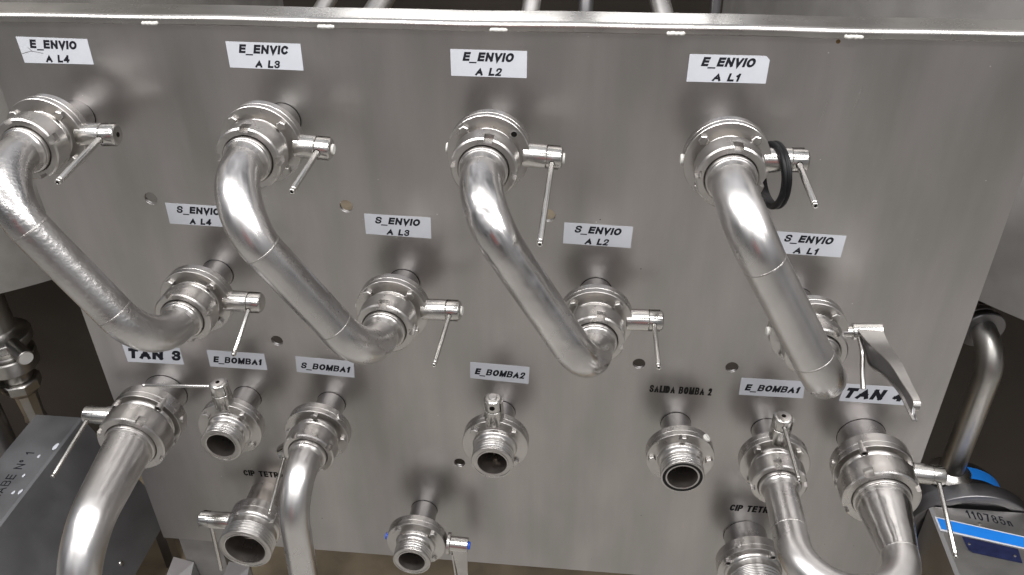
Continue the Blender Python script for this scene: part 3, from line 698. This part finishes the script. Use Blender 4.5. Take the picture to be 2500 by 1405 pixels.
# ------------------------------------------------------------------ bent pipes with their union nuts
def nut_mesh(ro, rfr, ri, z0, z1, slots=4, rot=0.0, depth=0.0055, sw=0.0075, sl=0.017):
    """round slotted nut, axis z, from z0 to z1 (front)"""
    rows_full = [(ri, z0), (ro - 0.003, z0), (ro, z0 + 0.003), (ro, z1 - sl - 0.004), (rfr + 0.0012, z1 - sl + 0.0005), (rfr + 0.0012, z1 - 0.0022), (rfr - 0.0012, z1), (ri + 0.0015, z1), (ri, z1 - 0.0015), (ri, z1 - 0.012)]
    rows_slot = [(ri, z0), (ro - 0.003, z0), (ro, z0 + 0.003), (ro, z1 - sl - 0.004), (rfr + 0.0012, z1 - sl), (rfr - depth, z1 - sl + 0.0008), (rfr - depth - 0.0005, z1), (ri + 0.0015, z1), (ri, z1 - 0.0015), (ri, z1 - 0.012)]
    cols = []; hw = sw / rfr
    for k in range(slots):
        c = rot + k * 2 * PI / slots
        cols += [(c - hw - 0.01, 0), (c - hw, 1)] + [(c - hw + 2 * hw * j / 4, 1) for j in (1, 2, 3)] + [(c + hw, 1), (c + hw + 0.01, 0)]
        a0, a1 = c + hw + 0.01, c + 2 * PI / slots - hw - 0.01
        cols += [(a0 + (a1 - a0) * j / 18, 0) for j in range(1, 18)]
    vs = []; k = len(rows_full)
    for a_, sflag in cols:
        for r, z in (rows_slot if sflag else rows_full): vs.append((r * math.cos(a_), r * math.sin(a_), z))
    n = len(cols)
    fs = [(j * k + i, ((j + 1) % n) * k + i, ((j + 1) % n) * k + i + 1, j * k + i + 1) for j in range(n) for i in range(k - 1)]
    return MB().add(vs, fs)
def coupling(pipe, key, rot=90.0, big=False, gap=True):
    """union nut and liner of a pipe end sitting on the valve 'key' (built in that valve's frame)"""
    root, T, f1 = valves[key]
    M = root.matrix_world
    d = f1 - 0.098
    def put(mb, name, mat):
        o = mb.build(name, mat, smooth=32); o.parent = pipe; o.matrix_parent_inverse = pipe.matrix_world.inverted(); o.matrix_world = M.copy(); return o
    if big: ro, rfr, ri, rk, z0, z1 = 0.0690, 0.0668, 0.0514, 0.0503, 0.115, 0.1600
    else: ro, rfr, ri, rk, z0, z1 = 0.0510, 0.0492, 0.0384, 0.0373, 0.1135, 0.1500
    n = put(nut_mesh(ro, rfr, ri, z0 + d, z1 + d, 4, math.radians(rot), sw=0.0065 if not big else 0.008), 'union_nut', M_NUT)
    rp_ = 0.0302 if not big else 0.0445
    lin = [(rk, z1 + d - 0.011), (rk, z1 + d + 0.0050), (rk - 0.0012, z1 + d + 0.0062), (rk - 0.0030, z1 + d + 0.0066), (rp_ + 0.0022, z1 + d + 0.0115), (rp_ + 0.0008, z1 + d + 0.015), (rp_ - 0.0006, z1 + d + 0.019)]
    put(MB().lathe(bev(lin, 0.0006), 72), 'liner', M_CAST)
    put(MB().lathe([(ri + 0.0001, z1 + d - 0.006), (rk - 0.0001, z1 + d - 0.006)], 64), 'gasket_gap', M_HOLE)
def end_point(key, z):
    root, T, f1 = valves[key]
    return root.matrix_world @ Vector((0, 0, z + f1 - 0.098)), (root.matrix_world.to_3x3() @ Vector((0, 0, 1))).normalized()
def arc_pts(P, d0, d1, Rb, n=14):
    """quarter-ish bend starting at P heading d0, turning to d1"""
    ang = d0.angle(d1); nrm = (d1 - d1.dot(d0) * d0).normalized()
    return [P + nrm * Rb * (1 - math.cos(ang * k / n)) + d0 * Rb * math.sin(ang * k / n) for k in range(n + 1)]
def weld(pipe, P, d, r):
    q = Matrix.Translation(P) @ d.to_track_quat('Z', 'Y').to_matrix().to_4x4()
    o = MB().lathe([(r - 0.0004, -0.0020), (r + 0.0003, -0.0012), (r + 0.0004, 0.0008), (r - 0.0004, 0.0020)], 48, q).build('weld_bead', M_WELD)
    o.parent = pipe; o.matrix_parent_inverse = pipe.matrix_world.inverted()
def swing(label, ka, kb, mat, r=0.0302, Rb=0.092, z0=0.163, welds=True, rots=(90, 90), swell=(0.05, 0.03)):
    A, na = end_point(ka, z0); B, nb = end_point(kb, z0)
    u0 = (B - A).normalized(); n = (na + nb).normalized()
    u = (u0 - u0.dot(n) * n).normalized()
    pipe = thing('bent_pipe', label, 'pipe', Matrix.Translation((A + B) / 2), 'bent pipes joining the valves'); bpy.context.view_layer.update()
    Ra, Rc = Rb if isinstance(Rb, tuple) else (Rb, Rb)
    a1 = arc_pts(A, na, u, Ra); b1 = arc_pts(B, nb, -u, Rc)
    b1.reverse()
    p, q = a1[-1], b1[0]
    mid = [p.lerp(q, k / 8) for k in range(1, 8)]
    pts = [A - na * 0.012, A - na * 0.004] + a1 + mid + b1 + [B - nb * 0.004, B - nb * 0.012]
    n1 = len(a1); n2 = len(mid)
    rad = [r, r] + [r * (1 + swell[0] * math.sin(PI * k / (n1 - 1))) for k in range(n1)] + [r] * n2 + [r * (1 + swell[1] * math.sin(PI * k / (n1 - 1))) for k in range(n1)] + [r, r]
    o = MB().sweep(pts, rad, 56).build('tube', mat); o.parent = pipe; o.matrix_parent_inverse = pipe.matrix_world.inverted()
    if welds: weld(pipe, p, (q - p).normalized(), r); weld(pipe, q, (q - p).normalized(), r)
    coupling(pipe, ka, rots[0]); coupling(pipe, kb, rots[1])
    return pipe
swing('rough pitted bent pipe running between the two A L4 valves', 'E4', 'S4', M_PITTED, rots=(110, 108), Rb=0.093)
swing('smooth bent pipe with two weld seams running between the two A L3 valves', 'E3', 'S3', M_PIPE, r=0.0296, rots=(88, 88), Rb=(0.100, 0.092), swell=(0.10, 0.05))
swing('wavy dented bent pipe without weld seams between the two A L2 valves', 'E2', 'S2', M_WAVY, welds=False, rots=(80, 80), Rb=0.088)
swing('straight seamed bent pipe covering the valve below S_ENVIO A L1', 'E1', 'S1', M_PIPE, rots=(84, 60), Rb=(0.085, 0.098), z0=0.172, r=0.0308)

def drop(label, key, r0, r1, t1, Rb, z0, zdown, mat, big, rot, axis=None, dn=(0, 0, -1)):
    A, na = end_point(key, z0)
    if axis is not None: na = Vector(axis).normalized()
    pipe = thing('bent_pipe', label, 'pipe', Matrix.Translation(A), 'bent pipes joining the valves'); bpy.context.view_layer.update()
    dn = Vector(dn).normalized()
    a1 = arc_pts(A + na * t1, na, dn, Rb, 20)
    pts = [A - na * 0.012, A - na * 0.004] + [A + na * t1 * k / 8 for k in range(8)] + a1
    e = a1[-1]; L = (zdown - e.z) / dn.z
    pts += [e + dn * L * k / 8 for k in range(1, 9)]
    s_ = [0.0]
    for i in range(1, len(pts)): s_.append(s_[-1] + (pts[i] - pts[i - 1]).length)
    Lt = s_[len(pts) - 9]
    rad = [r0 + (r1 - r0) * min(1, v / Lt) for v in s_]
    o = MB().sweep(pts, rad, 56).build('tube', mat); o.parent = pipe; o.matrix_parent_inverse = pipe.matrix_world.inverted()
    if big: weld(pipe, e, dn, r1)
    coupling(pipe, key, rot, big)
    return pipe
drop('thick polished pipe tapering and bending down from the TAN 3 valve', 'TAN3', 0.0462, 0.0333, 0.131, 0.143, 0.172, FZ + 0.002, M_PIPE, True, 60, (0.0729, -1, -0.0482), (-0.077, -0.03, -1))
drop('slim polished pipe bending down from the S_BOMBA1 valve', 'SB1', 0.0315, 0.0275, 0.004, 0.09, 0.163, FZ + 0.002, M_PIPE, False, 115, None, (0, -0.1, -1))

# U bend between the E_BOMBA1 and TAN 4 valves, with a tapered reducer
A, na = end_point('EB1R', 0.163); B, nb = end_point('TAN4', 0.172)
ub = thing('u_bend_pipe', 'polished U bend with a tapered cone joining the E_BOMBA1 and TAN 4 valves', 'pipe', Matrix.Translation((A + B) / 2), 'bent pipes joining the valves')
bpy.context.view_layer.update()
n = Vector((0, -1, 0))
A1 = A + na * 0.092; 
B1 = B + nb * 0.109
rise = 0.0
half = (B1.x - A1.x) / 2
yb = min(A1.y, B1.y)
pts = [A - na * 0.012] + [A.lerp(A1, k / 5) for k in range(6)]
ptsU = [Vector((A1.x + half * (1 - math.cos(PI * k / 32)), yb - half * 1.02 * math.sin(PI * k / 32), A1.z + (B1.z - A1.z) * k / 32)) for k in range(33)]
o = MB().sweep(pts + ([ptsU[0]] if (ptsU[0] - pts[-1]).length > 0.002 else []) + ptsU[1:] + [B1], 0.0302, 56).build('tube', M_PIPE); o.parent = ub; o.matrix_parent_inverse = ub.matrix_world.inverted()
cone = [B - nb * 0.012] + [B.lerp(B1, k / 10) for k in range(11)]
o = MB().sweep(cone, [0.0455] + [0.0455 if k == 0 else 0.0452 + (0.0304 - 0.0452) * ((k - 1) / 9) for k in range(11)], 56).build('reducer', M_WAVY); o.parent = ub; o.matrix_parent_inverse = ub.matrix_world.inverted()
weld(ub, A1, na, 0.0302); weld(ub, B1, nb, 0.0302)
coupling(ub, 'EB1R', 100); coupling(ub, 'TAN4', 120, True)

# ------------------------------------------------------------------ surroundings behind the panel
def tank(label, cx, cy, r, z0, z1, mat):
    root = thing('storage_tank', label, 'tank', Matrix.Translation((cx, cy, 0)))
    MB().lathe([(r, z0), (r, z1)], 128).build('shell', mat, root)
    MB().lathe(bev([(r, z0), (r - 0.012, z0 - 0.006), (0.06, z0 - 0.16), (0, z0 - 0.16)], 0.004), 128).build('bottom', M_DARKSTEEL, root)
    lg = MB()
    for k in range(3):
        a_ = k * 2 * PI / 3 + 0.9
        MB().cyl((0.8 * r * math.cos(a_), 0.8 * r * math.sin(a_), FZ), (0.8 * r * math.cos(a_), 0.8 * r * math.sin(a_), z0), 0.03, 16).build('leg', M_DARKSTEEL, root)
    return root
M_TANK2 = steel('weathered tank steel', (0.25, 0.24, 0.225), 0.48, 0.06, wob=0.003, wob_scale=3, metal=0.35, cvar=0.14)
tank('grey steel tank behind the left edge of the panel', -1.81, 0.995, 0.95, -0.285, 1.0, M_TANK2)
tank('grey steel tank behind the right edge of the panel', 2.05, 1.38, 1.60, -0.222, 1.0, M_TANK)
def bgpipe(label, pts, r, mat, name='pipe'):
    o = MB().sweep(interp(pts, 5), r, 24).build(name, mat)
    return tag(o, label, 'pipe', 'pipes behind the panel')
bgpipe('pale steel pipe slanting behind the top rail, leftmost of a pair', [(-0.30, 1.0, 0.62), (-0.475, 0.4, 0.338), (-0.60, 0.10, 0.10)], 0.017, M_CAST)
bgpipe('pale steel pipe slanting behind the top rail, second of a pair', [(-0.17, 1.0, 0.62), (-0.365, 0.4, 0.338), (-0.52, 0.10, 0.10)], 0.022, M_CAST)
bgpipe('pale steel pipe standing behind the middle of the top rail', [(-0.02, 0.9, 0.75), (-0.062, 0.4, 0.34), (-0.10, 0.12, 0.05)], 0.018, M_CAST)
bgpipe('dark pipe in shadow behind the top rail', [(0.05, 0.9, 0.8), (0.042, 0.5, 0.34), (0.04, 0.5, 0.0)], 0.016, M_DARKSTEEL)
bgpipe('pale curved pipe behind the rail, left of the right tank', [(0.10, 0.7, 0.6), (0.186, 0.4, 0.35), (0.235, 0.25, 0.22), (0.26, 0.15, 0.05)], 0.020, M_CAST)
bgpipe('thin bright pipe beside the right tank behind the rail', [(0.30, 0.5, 0.7), (0.292, 0.4, 0.34), (0.29, 0.35, 0.0)], 0.010, M_DARKSTEEL)

# outlet pipe on the right with clamp and flange
op = thing('outlet_pipe', 'steel outlet pipe dropping from the right tank to the pump', 'pipe', Matrix.Translation((0.955, 0.25, -0.70)))
bpy.context.view_layer.update()
def sub(o, root): o.parent = root; o.matrix_parent_inverse = root.matrix_world.inverted(); return o
pp = [Vector((0.952, 0.25, -0.715)), Vector((0.951, 0.25, -0.56)), Vector((0.951, 0.25, -0.405))] 
pp = [pp[0].lerp(pp[2], k / 6) for k in range(7)] + arc_pts(pp[2], Vector((0, 0, 1)), Vector((-0.12, 0.99, 0.0)).normalized(), 0.08)[1:]
e = pp[-1]; dd = Vector((-0.12, 0.99, 0.0)).normalized(); pp += [e + dd * 0.05, e + dd * 0.3]
sub(MB().sweep(pp, 0.0275, 40).build('tube', M_SHADE), op)
sub(MB().lathe(bev([(0.025, -0.712), (0.050, -0.712), (0.050, -0.696), (0.038, -0.692), (0.0283, -0.684)], 0.001), 48, Matrix.Translation((0.952, 0.25, 0))).build('flange', M_CAST), op)
_i = 7 + 12; tmid = (pp[_i + 1] - pp[_i - 1]).normalized()
qm_ = Matrix.Translation(pp[_i]) @ tmid.to_track_quat('Z', 'Y').to_matrix().to_4x4()
sub(MB().lathe([(0.0275, -0.006), (0.047, -0.006), (0.049, -0.004), (0.049, 0.004), (0.047, 0.006), (0.0275, 0.006)], 48, qm_).build('clamp_ring', M_DARKSTEEL), op)
sub(MB().cyl(qm_ @ Vector((-0.040, -0.036, -0.014)), qm_ @ Vector((-0.040, -0.036, 0.016)), 0.006, 16, 0.001).build('clamp_bolt', M_CAST), op)
cq = Matrix.Translation(e + dd * 0.012) @ dd.to_track_quat('Z', 'Y').to_matrix().to_4x4()
sub(MB().lathe(bev([(0.030, -0.008), (0.045, -0.008), (0.045, 0.008), (0.030, 0.008)], 0.001), 48, cq).build('clamp', M_SHADE), op)

# pump unit at the lower right
pu = thing('pump', 'steel pump unit with a blue band and navy plate, lower right corner', 'pump', Matrix.Translation((0.96, 0.05, FZ))); bpy.context.view_layer.update()
ZS = -0.70
cov = MB()
poly = [(0.874, FZ + 0.10), (0.8725, ZS - 0.006), (0.880, ZS), (1.118, ZS), (1.126, ZS - 0.006), (1.124, FZ + 0.10)]
my = Matrix(((1, 0, 0, 0), (0, 0, 1, 0), (0, 1, 0, 0), (0, 0, 0, 1)))
cov.prism(poly, -0.32, 0.138, my)
M_COVER = steel('pump cover steel', (0.58, 0.565, 0.55), 0.40, 0.06, cvar=0.06)
sub(cov.build('cover', M_COVER, smooth=0), pu)
cx_, cz_, rr_ = 0.985, -0.813, 0.152
mring = Matrix.Translation((cx_, 0.15, cz_)) @ Matrix.Rotation(PI / 2, 4, 'X')
sub(MB().lathe(bev([(0, -0.034), (rr_, -0.034), (rr_, 0.006), (rr_ - 0.003, 0.008), (rr_ - 0.020, 0.008), (rr_ - 0.022, 0.002), (0, 0.002)], 0.0012), 96, mring).build('mounting_ring', M_DARKSTEEL), pu)
sub(MB().lathe(bev([(0, -0.15), (0.108, -0.15), (0.118, -0.13), (0.118, -0.03), (0, -0.03)], 0.004), 72, mring).build('casing', M_DARKSTEEL), pu)
sub(MB().lathe([(0.1190, -0.118), (0.1190, -0.080)], 24, mring, arc=(math.radians(38), math.radians(100))).build('blue_badge', M_BLUEVINYL), pu)
z1 = ZS + 0.0012
sub(MB().add([(0.875, 0.108, z1), (1.053, 0.068, z1), (1.052, 0.030, z1), (0.875, 0.068, z1)], [(0, 3, 2, 1)]).build('band_border', M_VINYL, smooth=0), pu)
sub(MB().add([(0.8785, 0.1035, z1 + 0.0008), (1.050, 0.0650, z1 + 0.0008), (1.049, 0.0345, z1 + 0.0008), (0.8785, 0.0725, z1 + 0.0008)], [(0, 3, 2, 1)]).build('blue_band', M_BLUEVINYL, smooth=0), pu)
pn = sub(MB().add([(0.917, 0.056, z1), (1.026, 0.032, z1), (1.021, -0.006, z1), (0.926, 0.013, z1), (0.919, 0.020, z1)], [(0, 4, 3, 2, 1)]).build('name_plate', M_NAVY, smooth=0), pu)
for x, y in ((0.926, 0.036), (1.012, 0.012), (0.969, 0.097)):
    rv = MB().lathe(bev([(0, z1 + 0.0022), (0.0028, z1 + 0.0018), (0.0034, z1 - 0.001)], 0.0003), 12, Matrix.Translation((x, y, 0)))
    sub(rv.build('rivet', M_CAST), pu)
vv, ff, dp = text_mesh('110785n', 0.948, 1.040, 0.0, 0.024, 0.15, 0.22)
sub(MB().add([(x, 0.1235 - (x - 0.948) * 0.18 + zz - 0.012, ZS + 0.0003 + d) for (x, zz), d in zip(vv, dp)], ff).build('lettering', M_INK, smooth=0), pu)

# metal cover box at the lower left with its stencilled name
bx = thing('cover_box', 'dark grey metal box with black stencilled writing, lower left corner', 'box', Matrix.Translation((-1.29, 0.0, FZ))); bpy.context.view_layer.update()
zb = -0.70
M_BOX = steel('grey box steel', (0.30, 0.30, 0.312), 0.46, 0.08, wob=0.001, wob_scale=8, metal=0.85, cvar=0.07)
mbx = MB(); mbx.prism([(-1.36, -1.05), (-1.36, zb - 0.004), (-1.356, zb), (-1.234, zb), (-1.228, zb - 0.004), (-1.075, -1.05)], -0.55, 0.244, my)
sub(mbx.build('shell', M_BOX, smooth=0), bx)
for lx_, ly_ in ((-1.34, 0.22), (-1.10, 0.22), (-1.34, -0.53), (-1.10, -0.53)):
    sub(MB().box((lx_ - 0.015, ly_ - 0.015, FZ + 0.004), (lx_ + 0.015, ly_ + 0.015, -1.051)).build('leg', M_DARKSTEEL, smooth=0), bx)
vv, ff, dp = text_mesh('JARABE N\u00ba 1', -0.085, 0.112, 0.0, 0.022, 0.15, 0.2)
sub(MB().add([(-1.280 - zz, y, zb + 0.0003 + d) for (y, zz), d in zip(vv, dp)], [tuple(reversed(f)) for f in ff]).build('lettering', M_INK, smooth=0), bx)
pc = MB()
for (x, y, s_) in ((-1.238, 0.135, 0.010), (-1.262, 0.098, 0.006), (-1.262, 0.035, 0.005), (-1.255, -0.02, 0.006), (-1.240, -0.015, 0.008)):
    k = 9; pc.add([(x + s_ * random.uniform(0.35, 0.7) * math.cos(2 * PI * j / k), y + s_ * random.uniform(0.6, 1.4) * math.sin(2 * PI * j / k), zb + 0.0012) for j in range(k)], [tuple(range(k))])
sub(pc.build('paint_chips', M_VINYL, smooth=0), bx)
sub(MB().lathe(bev([(0, 0.005), (0.006, 0.004), (0.007, 0)], 0.001), 14, Matrix.Translation((-1.098, 0.03, -1.0)) @ Matrix.Rotation(math.radians(66), 4, 'Y')).build('screw', M_CAST), bx)

# fittings hanging below the left tank
lv_ = thing('drain_valve', 'shadowed steel drain valve standing below the left tank', 'valve', Matrix.Translation((-1.46, 0.35, 0))); bpy.context.view_layer.update()
MB().lathe(bev([(0.045, -0.30), (0.045, -0.50), (0.062, -0.515), (0.075, -0.52), (0.075, -0.545), (0.055, -0.55), (0.05, -0.575), (0.068, -0.58), (0.068, -0.625), (0.05, -0.63), (0.036, -0.64), (0.036, -0.67), (0.0, -0.67)], 0.003), 48).build('column', M_SHADE, lv_)
MB().lathe(bev([(0, -0.67), (0.052, -0.67), (0.052, -0.70), (0.03, -0.72), (0.026, -0.80), (0.03, -0.82), (0, -0.82)], 0.003), 8).build('body', M_SHADE, lv_)
MB().cyl((0.05, -0.03, -0.53), (0.115, -0.075, -0.535), 0.020, 24, 0.002).build('knob', M_SHADE, lv_)
MB().lathe([(0.0175, 0.0005), (0, 0.0005)], 24, Matrix.Translation((0.115, -0.075, -0.535)) @ Vector((0.065, -0.045, -0.005)).to_track_quat('Z', 'Y').to_matrix().to_4x4()).build('end_cap', M_PLASTIC, lv_)
bpy.context.view_layer.update()
